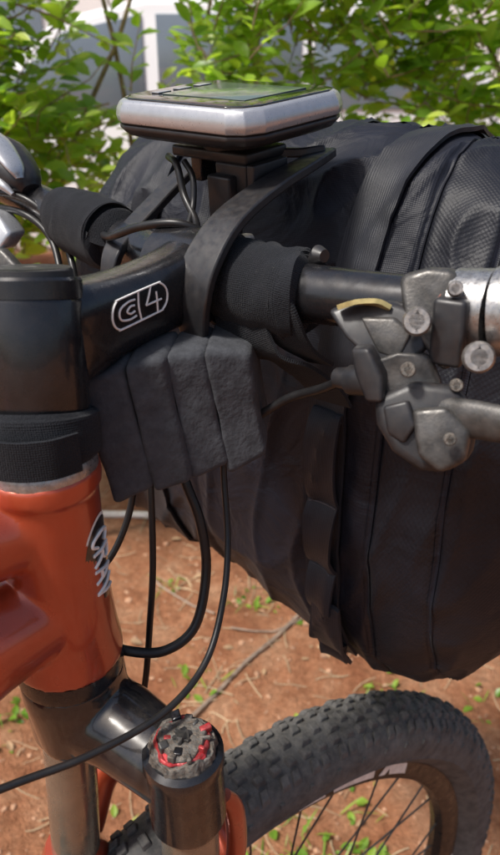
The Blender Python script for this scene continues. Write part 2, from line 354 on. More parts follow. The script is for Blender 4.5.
# --- cables
def cab(n,p,r): tube(n,p,r,M['cable'],bike,n=10,seg=14)
cab('rear_brake_hose',[(-60,330,-110),(-40,310,-135),(-36,298,-164),(-27,291,-191),(-24,284,-219),(-30,271,-246),(-46,262,-255),(-66,259,-252),(-85,266,-250)],2.7)
cab('rear_gear_housing',[(-20,325,-110),(-15,308,-140),(-14,300,-170),(-12,287,-201),(-14,268,-224),(-22,243,-243),(-40,217,-249),(-70,193,-248),(-102,175,-245),(-160,140,-240),(-300,40,-330)],1.75)
cab('front_brake_hose',[(-56,320,-120),(-54,303,-167),(-54,291,-217),(-57,284,-254),(-63,278,-302),(-75,282,-340)],1.9)
cab('lockout_cable',[(-60,320,-130),(-62,303,-165),(-66,297,-190),(-76,288,-212),(-92,282,-228)],1.9)
cab('gear_cable_bar',[(-10,305,-145),(6,302,-133),(20,297,-122),(34,284,-112),(42,269,-102)],2.3)
cab('stem_cable',[(-46,392,-14),(-40,378,-18),(-36,371,-33),(-29,358,-45),(-28,340,-52)],2.0)
cab('stem_cable_2',[(-36,380,-16),(-31,372,-24),(-31,366,-38),(-34,352,-50)],1.7)
cab('stem_cable_3',[(-95,420,-60),(-80,380,-56),(-60,360,-48),(-38,350,-45),(-20,352,-52)],2.3)
# --- fork
crown=join([tube('c0',[(-92.6,249,-252),(-92,249,-262),(-90,248,-296)],[26.5,27,24],M['gloss'],bike,straight=True,seg=32),
 tube('c1',[(-94,250,-280),(-66,236,-282),(-33,214,-288)],[24,22,19],M['gloss'],bike,straight=True,seg=32),
 tube('c2',[(-92,250,-284),(-106,266,-298),(-108,270,-320)],[21,21,20],M['gloss'],bike,straight=True,seg=32)],'fork_crown')
remesh(crown,1.4,12)
tube('leg_cap',[(-32,212,-267),(-32,212,-269),(-32,212,-275),(-32,212,-277),(-31,211,-312),(-31,211,-316)],[17,19.5,19.8,19,19.2,17],M['anod'],bike,straight=True,seg=40)
tube('right_stanchion',[(-31,211,-314),(-31,211,-400)],15,M['stanchion'],bike,seg=40)
tube('right_lower',[(-31,211,-398),(-31,212,-406),(-31,213,-410),(-10,235,-520),(33,296,-760)],[17,19.5,20,19,14],M['paint'],bike,straight=True,seg=32)
tube('left_stanchion',[(-108,271,-318),(-116,268,-440)],15.6,M['stanchion'],bike,seg=40)
tube('left_lower',[(-118,268,-428),(-118,268,-436),(-119,268,-440),(-98,290,-530),(-28,374,-760)],[17,20,20.5,19,14],M['paint'],bike,straight=True,seg=32)
tube('fork_arch',[(-20,222,-438),(-12,234,-408),(-26,264,-392),(-60,296,-388),(-98,302,-404),(-112,286,-440)],[7,7,8,9,8,8],M['paint'],bike,n=8,scale=(1,1.3))
tube('brake_arch_guide',[(-14,232,-330),(-9,234,-345),(-8,234,-380),(-14,228,-410)],[4,6,6,5],M['paint'],bike,n=6)
def gear(name,c,r0,r1,z0,z1,teeth,m,seed=0):
    rnd=random.Random(seed); vs=[];n=teeth*6
    for lv,(z,s) in enumerate(((z0,1.0),(z1,.92))):
        for k in range(n):
            ph=(k%6); r=r1 if ph in(1,2,3) else r0
            r*=s*(1+rnd.uniform(-.03,.03)); a=2*math.pi*k/n
            vs.append((c[0]+r*math.cos(a),c[1]+r*math.sin(a),z+rnd.uniform(-.8,.8)*(lv)))
    f=[tuple(range(n)),tuple(range(2*n-1,n-1,-1))]+[(i,i+n,(i+1)%n+n,(i+1)%n) for i in range(n)]
    o=mkobj(name,vs,f,m,bike,False); fixn(o); bevel(o,.7,2); return o
gear('lockout_dial',(-32,212),16.2,17.2,-268,-263,9,M['dialgrey'],1)
gear('lockout_dial_ring',(-32,212),13.4,14.4,-263.5,-261.4,5,M['redanod'],4)
gear('lockout_dial_plate',(-32,212),10.8,12.8,-262,-259.8,3,M['dialgrey'],2)
gear('lockout_dial_hub',(-32,212),3.5,5,-260,-258,6,M['gunmetal'],3)
dr=random.Random(12)
for k in range(12):
    a=k*2*math.pi/12+dr.uniform(-.2,.2); rr=dr.uniform(6.5,13); c=Vector((-32+rr*math.cos(a),212+rr*math.sin(a),-260.5))
    box('dial_detail_%d'%k,c,Vector((math.cos(a),math.sin(a),.1))*dr.uniform(3,7),Vector((-math.sin(a),math.cos(a),dr.uniform(-.3,.3)))*dr.uniform(1.5,4.5),(0,0,dr.uniform(2,4.5)),M[('dialgrey','redanod','gunmetal','dialgrey','anod')[k%5]],bike,.7)
# --- wheel
FW=Vector((.819,.574,0)); AX=Vector((.574,-.819,0)); HC=Vector((1,324,-765))
def wp(r,a,u): return HC+FW*(r*math.cos(a))+UP*(r*math.sin(a))+AX*u
def revolve(name,prof,m,seg=180,par=bike,smooth=True):
    vs=[];fs=[];n=len(prof)
    for i in range(seg):
        a=2*math.pi*i/seg
        for r,u in prof: vs.append(wp(r,a,u))
    for i in range(seg):
        i2=(i+1)%seg
        for j in range(n):
            k=(j+1)%n; fs.append((i*n+j,i*n+k,i2*n+k,i2*n+j))
    o=mkobj(name,vs,fs,m,par,smooth); fixn(o); autosmooth(o,35); return o
prof=[(283,-11),(289,-19),(299,-27),(301,-28.4),(303,-28.0),(310,-29.5),(320,-29),(329,-25),(336,-16),(340,-6),(341,0),(340,6),(336,16),(329,25),(320,29),(310,29.5),(303,28.0),(301,28.4),(299,27),(289,19),(283,11),(287,0)]
revolve('tyre_casing',prof,M['tyre'])
bm=bmesh.new()
kr=random.Random(3)
def knob(a,u,r,la,wu,h,tilt=0,lean=0):
    vs=[]; h*=kr.uniform(.85,1.08)
    for rr,s in ((r-2,1.12),(r+h,.82)):
        for da,du in ((-1,-1),(1,-1),(1,1),(-1,1)):
            du2=du*wu/2*s; da2=(da*la/2*s+du2*tilt)/340
            vs.append(bm.verts.new(W(wp(rr+(lean*du if rr>r else 0)+kr.uniform(-.2,.2),a+da2,u+du2))))
    for f in ((0,1,2,3),(4,5,6,7),(0,1,5,4),(1,2,6,5),(2,3,7,6),(3,0,4,7)): bm.faces.new([vs[i] for i in f])
NK=144
for i in range(NK):
    a=2*math.pi*i/NK
    e=(i%2)
    if e:
        knob(a,-5.2,340,8.5,7.5,3.8,.25); knob(a,5.2,340,8.5,7.5,3.8,-.25)
    else:
        knob(a,0,341,7,10,3.6)
    knob(a+.010,-14,336.5,8,6,4.2,.3,.6); knob(a+.010,14,336.5,8,6,4.2,-.3,-.6)
    for sgn in (-1,1):
        knob(a+(.0 if e else .012),sgn*22.5,330 if e else 329,8,7,5.0,.2*sgn,-2.0*sgn if sgn>0 else 2.0)
        if e: knob(a+.02,sgn*27.5,320,5,5,2.8,0,0)
bmesh.ops.recalc_face_normals(bm,faces=bm.faces)
me=bpy.data.meshes.new('tyre_knobs'); bm.to_mesh(me); bm.free(); me.materials.append(M['tyre'])
o=bpy.data.objects.new('tyre_knobs',me); scn.collection.objects.link(o); o.parent=bike; bevel(o,.8,2)
revolve('rim',[(286,-12),(284,-13.5),(272,-13),(263,-9),(260,0),(263,9),(272,13),(284,13.5),(286,12),(281,0)],M['rim'])
def decal(a0,a1,r0,r1,side,m,skew=0):
    vs=[];fs=[];n=10
    for i in range(n+1):
        for j,r in enumerate((r0,r1)):
            a=a0+(a1-a0)*i/n+(skew*j)
            vs.append(wp(r,a,side*(13.0+.5*(r-272)/12+.35)))
    for i in range(n): fs.append((2*i,2*i+2,2*i+3,2*i+1))
    return mkobj('rim_decal',vs,fs,m,bike)
for base in (52,190,310):
    for (o0,o1,sk_) in ((0,6,1.5),(7.5,9.5,-1),(11,22,1),(24,30,1),(32,46,1)):
        decal(math.radians(base+o0),math.radians(base+o1),272.3,284,1,M['decal'],math.radians(sk_))
revolve('hub',[(10,-50),(14,-46),(26,-30),(26,-26),(12,-20),(12,20),(26,26),(26,30),(14,46),(10,50)],M['anod'],40)
sp=[]
for i in range(32):
    a=2*math.pi*i/32; s=1 if i%2 else -1; off=.32*(1 if (i//2)%2 else -1)
    sp.append(tube('sp',[wp(26,a+off*3.5,s*28),wp(262,a,s*2)],1.0,M['gunmetal'],bike,seg=6))
join(sp,'spokes')
# ============================================================ FOAM BLOCK
foam=empty('foam_block')
sl=[[(-76,262,-101),(-56.5,268,-95),(-45.5,263,-155),(-64,257,-161)],[(-56.5,267,-95),(-39,274.5,-93.5),(-28.2,269,-155),(-45.5,262.5,-158)],
    [(-39.5,277,-95),(-21.5,285,-94.5),(-10.5,280,-151),(-28.5,272,-156)],[(-22,284,-93.5),(0,294,-98),(8,289,-150),(-10.8,280,-157)]]
tx=bpy.data.textures.new('foam_tex','CLOUDS'); tx.noise_scale=.03
for k,q in enumerate(sl):
    q=[Vector(p) for p in q]
    E=Vector((3,38,3.0))
    def pt(u,v,w_): return (q[0].lerp(q[1],u)).lerp(q[3].lerp(q[2],u),v)+E*w_
    bmq=bmesh.new()
    c8=[bmq.verts.new(W(pt(u,v,w_))) for w_ in (0,1) for (u,v) in ((0,0),(1,0),(1,1),(0,1))]
    for f in ((0,1,2,3),(4,5,6,7),(0,1,5,4),(1,2,6,5),(2,3,7,6),(3,0,4,7)): bmq.faces.new([c8[i] for i in f])
    bmesh.ops.recalc_face_normals(bmq,faces=bmq.faces)
    bmesh.ops.bevel(bmq,geom=bmq.edges[:],offset=.0027,segments=5,profile=.5,affect='EDGES')
    me=bpy.data.meshes.new('slab'); bmq.to_mesh(me); bmq.free(); me.materials.append(M['foam'])
    for p in me.polygons: p.use_smooth=True
    o=bpy.data.objects.new('slab_%d'%(k+1),me); scn.collection.objects.link(o); o.parent=foam
    r=o.modifiers.new('r','REMESH'); r.mode='VOXEL'; r.voxel_size=.0009; r.use_smooth_shade=True
    dm=o.modifiers.new('d','DISPLACE'); dm.texture=tx; dm.strength=.0030; dm.mid_level=.5; dm.texture_coords='GLOBAL'
# ============================================================ STRAPS OF THE HARNESS + BAG
bag=empty('handlebar_bag')
C0=Vector((69,473,-178)); A0=104.; B0=176.
def sstep(t): t=max(0,min(1,t)); return t*t*(3-2*t)
def ends(s):
    if s>70: t=min(1,(s-70)/135.); return max(.0,1-t**2.4)**(1/2.2)
    if s<-168: t=min(1,(-168-s)/42.); return max(.0,1-t**3)**(1/3)
    return 1.
def bagp(s,ph,off=0,wr=True):
    e=ends(s); c=C0+RB*s
    ca,sa_=math.cos(ph),math.sin(ph); pw=2.35
    x=math.copysign(abs(sa_)**(2/pw),sa_); z=math.copysign(abs(ca)**(2/pw),ca)
    a=A0*e; b=B0*e
    if z<0: b*=1+.29*sstep((s+120)/190.)
    a*=1+.05*(-z)
    d=off
    if wr:
        p=Vector((s*.010,math.cos(ph)*1.5,math.sin(ph)*1.5))
        d+=8*noise.noise(p)*min(1,e*1.3)
        p2=Vector((s*.022+3+ph*.8,math.cos(ph)*1.6+s*.008,math.sin(ph)*1.6))
        d+=3.8*((1-abs(noise.noise(p2))*2)**3-.35)*e
        p4=Vector((s*.014+9,ph*1.6+s*.01,2.))
        d+=3.0*(1-abs(noise.noise(p4))*2)**6
        p5=Vector((s*.05,ph*4.5,7.)); d+=.9*noise.noise(p5)
        for s0,am in ((92,3.0),(132,2.2),(-60,1.6)):
            q=abs(s-s0); d-=am*math.exp(-(q/2.6)**2)
            d+=1.8*noise.noise(Vector((ph*8,s0*.7,q*.02)))*math.exp(-q/18)
        for s0 in (60,-120):
            q=abs(s-s0); d-=2.5*math.exp(-(q/16)**4)
    nrm=(-FB*(sa_/A0)+UP*(ca/B0)).normalized()
    return c-FB*(x*a)+UP*(z*b)+nrm*d
def bagpatch(name,s0,s1,m,ns,nph=260,p0=0,p1=2*math.pi,off=0,par=bag):
    vs=[];fs=[];uv=[]
    for i in range(ns+1):
        s=s0+(s1-s0)*i/ns
        for j in range(nph+1):
            ph=p0+(p1-p0)*j/nph
            vs.append(bagp(s,ph,off)); uv.append((s*.001,ph*.142))
    w=nph+1
    for i in range(ns):
        for j in range(nph): fs.append((i*w+j,i*w+j+1,(i+1)*w+j+1,(i+1)*w+j))
    return mkobj(name,vs,fs,m,par,True,uv)
bagpatch('body',-210,92,M['cloth'],180)
bagpatch('end_panel',92,205,M['cloth2'],80)
def bagstrap(name,s,w,p0,p1,m,off=1.2,th=1.6,fn=None,n=200,ds=None):
    vs=[];fs=[];uv=[];cols=6
    for j in range(n+1):
        t=j/n; ph=p0+(p1-p0)*t; o_=off+(fn(t) if fn else 0)
        sc=s+(ds(t) if ds else 0)
        for k in range(cols+1):
            q=sc-w/2+w*k/cols; vs.append(bagp(q,ph,o_+th)); uv.append((q*.001,ph*.142))
        for k in range(cols+1):
            q=sc+w/2-w*k/cols; vs.append(bagp(q,ph,o_-1.0)); uv.append((q*.001,ph*.142))
    m_=2*(cols+1)
    for j in range(n):
        for k in range(m_): k2=(k+1)%m_; fs.append((j*m_+k,j*m_+k2,(j+1)*m_+k2,(j+1)*m_+k))
    fs.append(tuple(range(m_))); fs.append(tuple(range(n*m_,(n+1)*m_)))
    o=mkobj(name,vs,fs,m,bag,True,uv); fixn(o); autosmooth(o,40); return o
D=math.radians
bagstrap('top_strap',58,27,D(-120),D(146),M['webbing'],3.4,1.5,ds=lambda t:14*max(0,1-abs(t-.44)/.20))
bagstrap('daisy_chain',60,22,D(84),D(142),M['webbing'],5.0,1.6,fn=lambda t:8.5*abs(math.sin(t*math.pi*4.5))**.7)
bagstrap('daisy_chain_tail',65,25,D(116),D(135),M['webbing'],11,1.8,fn=lambda t:4*math.sin(t*3.0),ds=lambda t:3*t)
bagstrap('far_strap',-120,27,D(-120),D(178),M['webbing'],3.4,1.5)
bagstrap('seam_piping',92,3.6,D(-90),D(200),M['cloth'],.3,1.3)
bagstrap('seam_piping_2',132,3.0,D(-90),D(200),M['cloth'],.1,1.0)
stitch=mat('grey_bartack_thread',(.07,.07,.08),.7,0,.3,400)
for k,ph in enumerate((84.5,97,110,123,136)):
    bagstrap('bartack_%d'%k,60,20,D(ph),D(ph+1.0),stitch,6.4,1.4,n=6)
tube('velcro_strap_wrap',[(-15,339.5,-72),(-14,338.5,-72),(0,328,-72.5),(14,317,-73),(15,316,-73)],[18,20.3,20.6,20.3,18.5],M['velcro'],bag,n=5,seg=56,wob=1.6)
tube('velcro_strap_wrap_outer',[(-8,334,-72),(-7,333,-72),(8,321,-73),(23,309,-73),(24,308.4,-73)],[20,22.2,22.6,22,20],M['velcro'],bag,n=5,seg=56,wob=2.0)
ribbon('velcro_tail',[(-8,318,-74),(-3,310,-90),(6,309,-102),(22,312,-110),(36,318,-122),(46,330,-138)],RB,[30,30,30,28,27,25],2,M['velcro'],bag)
ribbon('velcro_tail_2',[(6,300,-66),(13,296,-80),(22,300,-96),(36,310,-108)],RB,[22,24,22,18],1.8,M['velcro'],bag)
tube('velcro_left_wrap',[(-124,453,-54),(-123,452,-54),(-108,438,-58),(-94,425,-61),(-93,424,-61)],[17,19.6,20,19.6,17],M['velcro'],bag,n=5,seg=56,wob=1.2)
tube('velcro_left_wrap_outer',[(-115,445,-56.5),(-114,444,-57),(-101,432,-59),(-88,419,-62),(-87,418,-62)],[18.5,21.6,22,21.6,18.5],M['velcro'],bag,n=5,seg=56,wob=1.2)
tube('harness_knob',[(31,312,-57),(33,309,-54),(35,306,-54)],[4,4.8,3],M['plastic'],bag,straight=True)
ribbon('spacer_arm',[(44,402,-12),(32,380,-17),(10,353,-27),(-10,328,-40),(-22,314,-56),(-28,309,-74),(-28,311,-94)],RB,[13,15,18,20,22,22,16],5,M['plastic'],bag)
ribbon('spacer_arm_hook',[(42,400,-11),(30,398,-12),(14,394,-12)],FB,[12,16,12],5,M['plastic'],bag)
ribbon('spacer_arm_far',[(-30,444,-16),(-38,436,-22),(-57,417,-40),(-73,398,-56),(-80,382,-66),(-84,378,-84)],RB,[12,14,15,16,14,10],5,M['plastic'],bag)
# ============================================================ BICYCLE COMPUTER
comp=empty('bicycle_computer')
Bc=Vector((-3,334,8)); Ea=Vector((-70,53,7)); Ec=Vector((53,56,12)); Nn=Ec.cross(Ea).normalized()
if Nn.z<0: Nn=-Nn
def devring(sc,off):
    cen=Bc+Ea*.5+Ec*.5; pts=[]
    ch=[(0,.16),(0,.84),(.045,.95),(.13,1),(.87,1),(.955,.95),(1,.84),(1,.16),(.955,.05),(.87,0),(.13,0),(.045,.05)]
    for u,v in ch:
        pts.append(cen+(Ea*(u-.5)+Ec*(v-.5))*sc*1.10+Nn*off)
    return pts
def devshell(name,rings,m,capb=True,capt=True,bv=.6):
    vs=[];fs=[];n=12
    for sc,off in rings: vs+=devring(sc,off)
    for i in range(len(rings)-1):
        for k in range(n): k2=(k+1)%n; fs.append((i*n+k,i*n+k2,(i+1)*n+k2,(i+1)*n+k))
    if capb: fs.append(tuple(range(n)))
    if capt: fs.append(tuple(range((len(rings)-1)*n,len(rings)*n)))
    o=mkobj(name,vs,fs,m,comp,True); fixn(o)
    bevel(o,bv,2,20); return o
devshell('lower_shell',[(.78,-20),(.94,-17),(.99,-14),(.985,-12)],M['plastic'])
devshell('gap',[(.965,-12.4),(.965,-10.8)],M['rubber'])
devshell('silver_bezel',[(1.0,-11.2),(1.012,-8),(1.0,-4.5),(.965,-1.2),(.93,0)],M['silver'])
devshell('face',[(.915,-.5),(.915,.5),(.90,.8)],M['glass'],bv=.2)
def devquad(name,u0,u1,v0,v1,m,off):
    q=[Bc+Ea*u+Ec*v+Nn*off for u,v in ((u0,v0),(u1,v0),(u1,v1),(u0,v1))]
    return prism(name,q,Nn*.35,m,comp,.1)
devquad('lcd',.16,.80,.22,.84,M['lcd'],.8)
for k,v in enumerate((.3,.5,.7)): devquad('button_%d'%k,.85,.91,v-.06,v+.06,M['silver'],.8)
cen=Bc+Ea*.5+Ec*.5
tube('quarter_turn_puck',[cen-Nn*19,cen-Nn*26],[18,17],M['plastic'],comp,straight=True,seg=32)
eu=Ea.normalized(); ev=Ec.normalized()
box('mount_plate',cen-Nn*28.5+eu*2,eu*54,ev*34,Nn*6,M['plastic'],comp,1.5)
box('mount_block',cen-Nn*40-eu*14-ev*4,eu*22,ev*26,Nn*18,M['plastic'],comp,1.5)
box('mount_rib',cen-Nn*38-eu*30-ev*6,eu*5,ev*28,Nn*16,M['plastic'],comp,1)
box('mount_post',cen-Nn*54-eu*10-ev*18,eu*16,ev*10,Nn*34,M['plastic'],comp,1.5)
box('mount_block_far',cen-Nn*38+eu*16,eu*8,ev*24,Nn*14,M['anod'],comp,1.2)
tube('mount_clamp',[(-18,342,-71),(-6,332,-72)],[19.5,19.5],M['plastic'],comp,straight=True,seg=32)
# ============================================================ GROUND
def axis(lo,hi,mid0,mid1,fine):
    v=[];x=mid0
    while x<=mid1: v.append(x); x+=fine
    st=fine; x=mid1
    while x<hi: st*=1.35; x+=st; v.append(x)
    st=fine; x=mid0
    while x>lo: st*=1.35; x-=st; v.insert(0,x)
    return v
xs=axis(-60,60,-1.1,1.3,.012); ys=axis(-40,80,.45,2.6,.012)
vs=[];fs=[]
def gz(x,y):
    f=1/(1+max(0,abs(x)-1.5)*.5)/(1+max(0,abs(y-1.5)-1.5)*.5)
    return (.030*noise.noise(Vector((x*2.2,y*2.2,1)))+.013*noise.noise(Vector((x*9,y*9,5)))+.006*noise.noise(Vector((x*28,y*28,2))))*f
for x in xs:
    for y in ys: vs.append(Vector((x,y,gz(x,y))))
w=len(ys)
for i in range(len(xs)-1):
    for j in range(w-1): fs.append((i*w+j,(i+1)*w+j,(i+1)*w+j+1,i*w+j+1))
soil,nt,b=newmat('red_soil'); N=nt.nodes; L=nt.links
tc=N.new('ShaderNodeTexCoord')
def nz(sc,det=8,ro=.6):
    n=N.new('ShaderNodeTexNoise'); n.inputs['Scale'].default_value=sc; n.inputs['Detail'].default_value=det; n.inputs['Roughness'].default_value=ro
    L.new(tc.outputs['Object'],n.inputs['Vector']); return n.outputs['Fac']
cr1=N.new('ShaderNodeValToRGB'); L.new(nz(7,10,.7),cr1.inputs[0])
e=cr1.color_ramp.elements; e[0].position=.3; e[0].color=(.29,.11,.055,1); e[1].position=.72; e[1].color=(.55,.33,.21,1)
k=cr1.color_ramp.elements.new(.5); k.color=(.43,.20,.11,1)
cr2=N.new('ShaderNodeValToRGB'); L.new(nz(70,6,.7),cr2.inputs[0])
e=cr2.color_ramp.elements; e[0].position=.35; e[0].color=(.6,.55,.5,1); e[1].position=.7; e[1].color=(1.2,1.17,1.12,1)
mx=N.new('ShaderNodeMix'); mx.data_type='RGBA'; mx.blend_type='MULTIPLY'; mx.inputs['Factor'].default_value=.85
L.new(cr1.outputs[0],mx.inputs['A']); L.new(cr2.outputs[0],mx.inputs['B']); L.new(mx.outputs['Result'],b.inputs['Base Color'])
b.inputs['Roughness'].default_value=.95; b.inputs['Specular IOR Level'].default_value=.15
ad=N.new('ShaderNodeMath'); ad.operation='ADD'; L.new(nz(45,8,.7),ad.inputs[0]); L.new(nz(180,5,.6),ad.inputs[1])
bp=N.new('ShaderNodeBump'); bp.inputs['Strength'].default_value=.9; bp.inputs['Distance'].default_value=.012
L.new(ad.outputs[0],bp.inputs['Height']); L.new(bp.outputs[0],b.inputs['Normal'])
mkobj('ground',vs,fs,soil,None,True,None,True)
def scatter(name,count,m,fn,parent=None):
    bm=bmesh.new()
    for i in range(count): fn(bm)
    me=bpy.data.meshes.new(name); bm.to_mesh(me); bm.free(); me.materials.append(m)
    o=bpy.data.objects.new(name,me); scn.collection.objects.link(o); o.parent=parent; return o
def rp(y0=.5,y1=2.4):
    y=random.uniform(y0,y1); x=random.uniform(-.55,.62)*(.5+y*.6); return x,y
def peb(bm):
    x,y=rp(); s=random.choice((.002,.003,.003,.004,.004,.005,.008))*random.uniform(.7,1.2)
    r=bmesh.ops.create_icosphere(bm,subdivisions=1,radius=s)
    mt=Matrix.Rotation(random.random()*6,3,'Z')@Matrix.Diagonal((random.uniform(.8,1.4),random.uniform(.7,1.1),random.uniform(.4,.8)))
    for v in r['verts']: v.co=mt@(v.co*(1+random.uniform(-.2,.2)))+Vector((x,y,gz(x,y)+s*.1))
scatter('pebbles',1700,mat('pebble_stone',(.36,.20,.12),.9,0,.4,20),peb)
def stick(bm,x,y,ln,r,an):
    pr=None
    d=Vector((math.cos(an),math.sin(an),0)); s=Vector((-d.y,d.x,0)); n=5
    bend=random.uniform(-.12,.12)*ln
    for i in range(n):
        t=i/(n-1)-.5; p=Vector((x,y,0))+d*(t*ln)+s*(bend*(1-4*t*t)); p.z=gz(p.x,p.y)+r+.002+random.uniform(0,.004)
        ring=[bm.verts.new(p+s*(r*math.cos(a))+Vector((0,0,r*math.sin(a)))) for a in (0,1.57,3.14,4.71)]
        if pr:
            for k in range(4): bm.faces.new((pr[k],pr[(k+1)%4],ring[(k+1)%4],ring[k]))
        pr=ring
def st1(bm):
    x,y=rp(); stick(bm,x,y,random.uniform(.02,.09),random.uniform(.0005,.0013),random.uniform(0,3.14))
scatter('dry_straw',520,mat('straw',(.45,.34,.21),.8,0,.5,10),st1)
tw=bpy.data.meshes.new('fallen_twig'); bm=bmesh.new()
stick(bm,-.01,1.07,.40,.0042,.88); stick(bm,.05,1.2,.2,.0025,.3); stick(bm,-.18,1.32,.25,.003,2.4); stick(bm,.30,.86,.2,.003,1.9)
bm.to_mesh(tw); bm.free(); tw.materials.append(mat('twig_bark',(.27,.20,.15),.85,0,.4,60,.5,300,.001))
o=bpy.data.objects.new('fallen_twig',tw); scn.collection.objects.link(o)
pm=mat('white_pvc_pipe',(.62,.58,.53),.5,0,.15,20,dust=.5,dustcol=(.4,.22,.14))
vsp=[Vector((-1400,1640,-1075)),Vector((-450,1675,-1076)),Vector((-170,1650,-1076)),Vector((300,1640,-1077)),Vector((1400,1700,-1075))]
tube('irrigation_pipe',vsp,11,pm,None,n=8,seg=16)
# ============================================================ FOLIAGE
def leafmat(name,c0,c1,c2,tr=.45):
    m,nt,b=newmat(name); N=nt.nodes; L=nt.links
    at=N.new('ShaderNodeAttribute'); at.attribute_name='rnd'
    ra=N.new('ShaderNodeValToRGB'); L.new(at.outputs['Fac'],ra.inputs[0])
    e=ra.color_ramp.elements; e[0].color=(*c0,1); e[1].color=(*c2,1); k=ra.color_ramp.elements.new(.5); k.color=(*c1,1)
    L.new(ra.outputs[0],b.inputs['Base Color']); b.inputs['Roughness'].default_value=.36; b.inputs['Specular IOR Level'].default_value=.5
    t=N.new('ShaderNodeBsdfTranslucent')
    sc=N.new('ShaderNodeVectorMath'); sc.operation='MULTIPLY'; sc.inputs[1].default_value=(1.9,1.8,.8); L.new(ra.outputs[0],sc.inputs[0]); L.new(sc.outputs[0],t.inputs[0])
    ms=N.new('ShaderNodeMixShader'); ms.inputs[0].default_value=tr; L.new(b.outputs[0],ms.inputs[1]); L.new(t.outputs[0],ms.inputs[2])
    L.new(ms.outputs[0],N['Material Output'].inputs['Surface'])
    return m
LM=leafmat('hedge_leaf',(.10,.22,.025),(.25,.42,.05),(.44,.55,.11),.5)
bark=mat('branch_bark',(.24,.18,.12),.9,0,.4,60,.6,200,.002)
def leaf(V,F,Rn,p,d,n,ln,wd,val):
    s=d.cross(n).normalized(); n=s.cross(d).normalized(); b0=len(V)
    prof=((0,.06),(.22,.75),(.5,1),(.78,.68),(1,.03))
    for t,w in prof:
        c=p+d*(t*ln)-n*(ln*.16*t*t)
        V.append(c+s*(w*wd/2)+n*(w*wd*.14)); V.append(c); V.append(c-s*(w*wd/2)+n*(w*wd*.14))
    for i in range(4):
        for j in range(2):
            a=b0+i*3+j; F.append((a,a+1,a+4,a+3)); Rn.append(val)
def bush(name,boxes,nshoot,seed,dens=None):
    rnd=random.Random(seed); root=empty(name)
    V=[];F=[];Rn=[];bo=[]
    for i in range(nshoot):
        bx=rnd.choices(boxes,[b[6] for b in boxes])[0]
        p=Vector((rnd.uniform(bx[0],bx[1]),rnd.uniform(bx[2],bx[3]),rnd.uniform(bx[4],bx[5])))
        if dens and not dens(p,rnd): continue
        d=Vector((rnd.uniform(-.7,.7),rnd.uniform(-.9,.3),rnd.uniform(-.1,1))).normalized()
        ln=rnd.uniform(.10,.22); shade=rnd.random()
        pts=[p]
        for k in range(3):
            d2=(d+Vector((rnd.uniform(-.3,.3),rnd.uniform(-.3,.3),rnd.uniform(-.3,.15)))).normalized(); pts.append(pts[-1]+d2*ln/3)
        bo.append((pts,.0020))
        nl=rnd.randint(8,12)
        for k in range(nl):
            t=k/(nl-1)*2.99; q=pts[int(t)].lerp(pts[int(t)+1],t-int(t))
            az=rnd.uniform(0,6.28)
            o=Vector((math.cos(az),math.sin(az),rnd.uniform(-.35,.5)))
            dd=(o*.9+d*.5).normalized()
            nn=(Vector((rnd.uniform(-.6,.6),rnd.uniform(-1.1,.1),.9))).normalized()
            L2=rnd.uniform(.036,.062)*(1 if k<nl-2 else .7)
            leaf(V,F,Rn,q+dd*.004,dd,nn,L2,L2*rnd.uniform(.44,.6),min(1,max(0,shade*.6+rnd.uniform(0,.45)+(.12 if k>nl-3 else 0))))
    me=bpy.data.meshes.new('leaves'); me.from_pydata([tuple(v) for v in V],[],F)
    at=me.attributes.new('rnd','FLOAT','FACE'); at.data.foreach_set('value',Rn)
    me.materials.append(LM)
    for p in me.polygons: p.use_smooth=True
    o=bpy.data.objects.new('leaves',me); scn.collection.objects.link(o); o.parent=root
    V=[];F=[]
    def seg(pts,r0,r1):
        n=len(pts); b0=len(V)
        for i,p in enumerate(pts):
            t=(pts[min(i+1,n-1)]-pts[max(i-1,0)]).normalized(); a=t.orthogonal().normalized(); b_=t.cross(a); r=lerp(r0,r1,i/(n-1))
            for k in range(6): V.append(p+a*(r*math.cos(k*1.047))+b_*(r*math.sin(k*1.047)))
        for i in range(n-1):
            for k in range(6): F.append((b0+i*6+k,b0+i*6+(k+1)%6,b0+(i+1)*6+(k+1)%6,b0+(i+1)*6+k))
    for pts,r in bo: seg(pts,r,r*.4)
    for bx in boxes[:1]:
        for k in range(max(2,int((bx[1]-bx[0])*4))):
            x=rnd.uniform(bx[0],bx[1]-.1); y=rnd.uniform(bx[2]+.2,bx[3])
            pts=[Vector((x,y,-.02)),Vector((x+rnd.uniform(-.1,.1),y,.45)),Vector((x+rnd.uniform(-.2,.2),y+rnd.uniform(-.15,.15),.95)),Vector((x+rnd.uniform(-.3,.3),y+rnd.uniform(-.2,.2),1.5)),Vector((x+rnd.uniform(-.4,.4),y+rnd.uniform(-.2,.2),2.0))]
            seg(cr(pts,5),.011,.003)
            for q in range(2):
                z=rnd.uniform(.6,1.6); a=Vector((x,y,z)); seg(cr([a,a+Vector((rnd.uniform(-.3,.3),rnd.uniform(-.2,.1),.15)),a+Vector((rnd.uniform(-.5,.5),rnd.uniform(-.3,.2),.35))],4),.004,.0015)
    me=bpy.data.meshes.new('branches'); me.from_pydata([tuple(v) for v in V],[],F); me.materials.append(bark)
    o=bpy.data.objects.new('branches',me); scn.collection.objects.link(o); o.parent=root
def clump(p): return noise.noise(Vector((p.x*3.4,p.y*1.2,p.z*3.4)))
def dl(p,r):
    if p.z>1.10 and p.x>-.47*(p.y/1.6): return r.random()<.08
    return clump(p)>-.06 or r.random()<.22
def d2(p,r):
    if p.z>1.16 and p.x>.48*(p.y/1.7): return r.random()<.32
    return clump(p)>-.06 or r.random()<.22
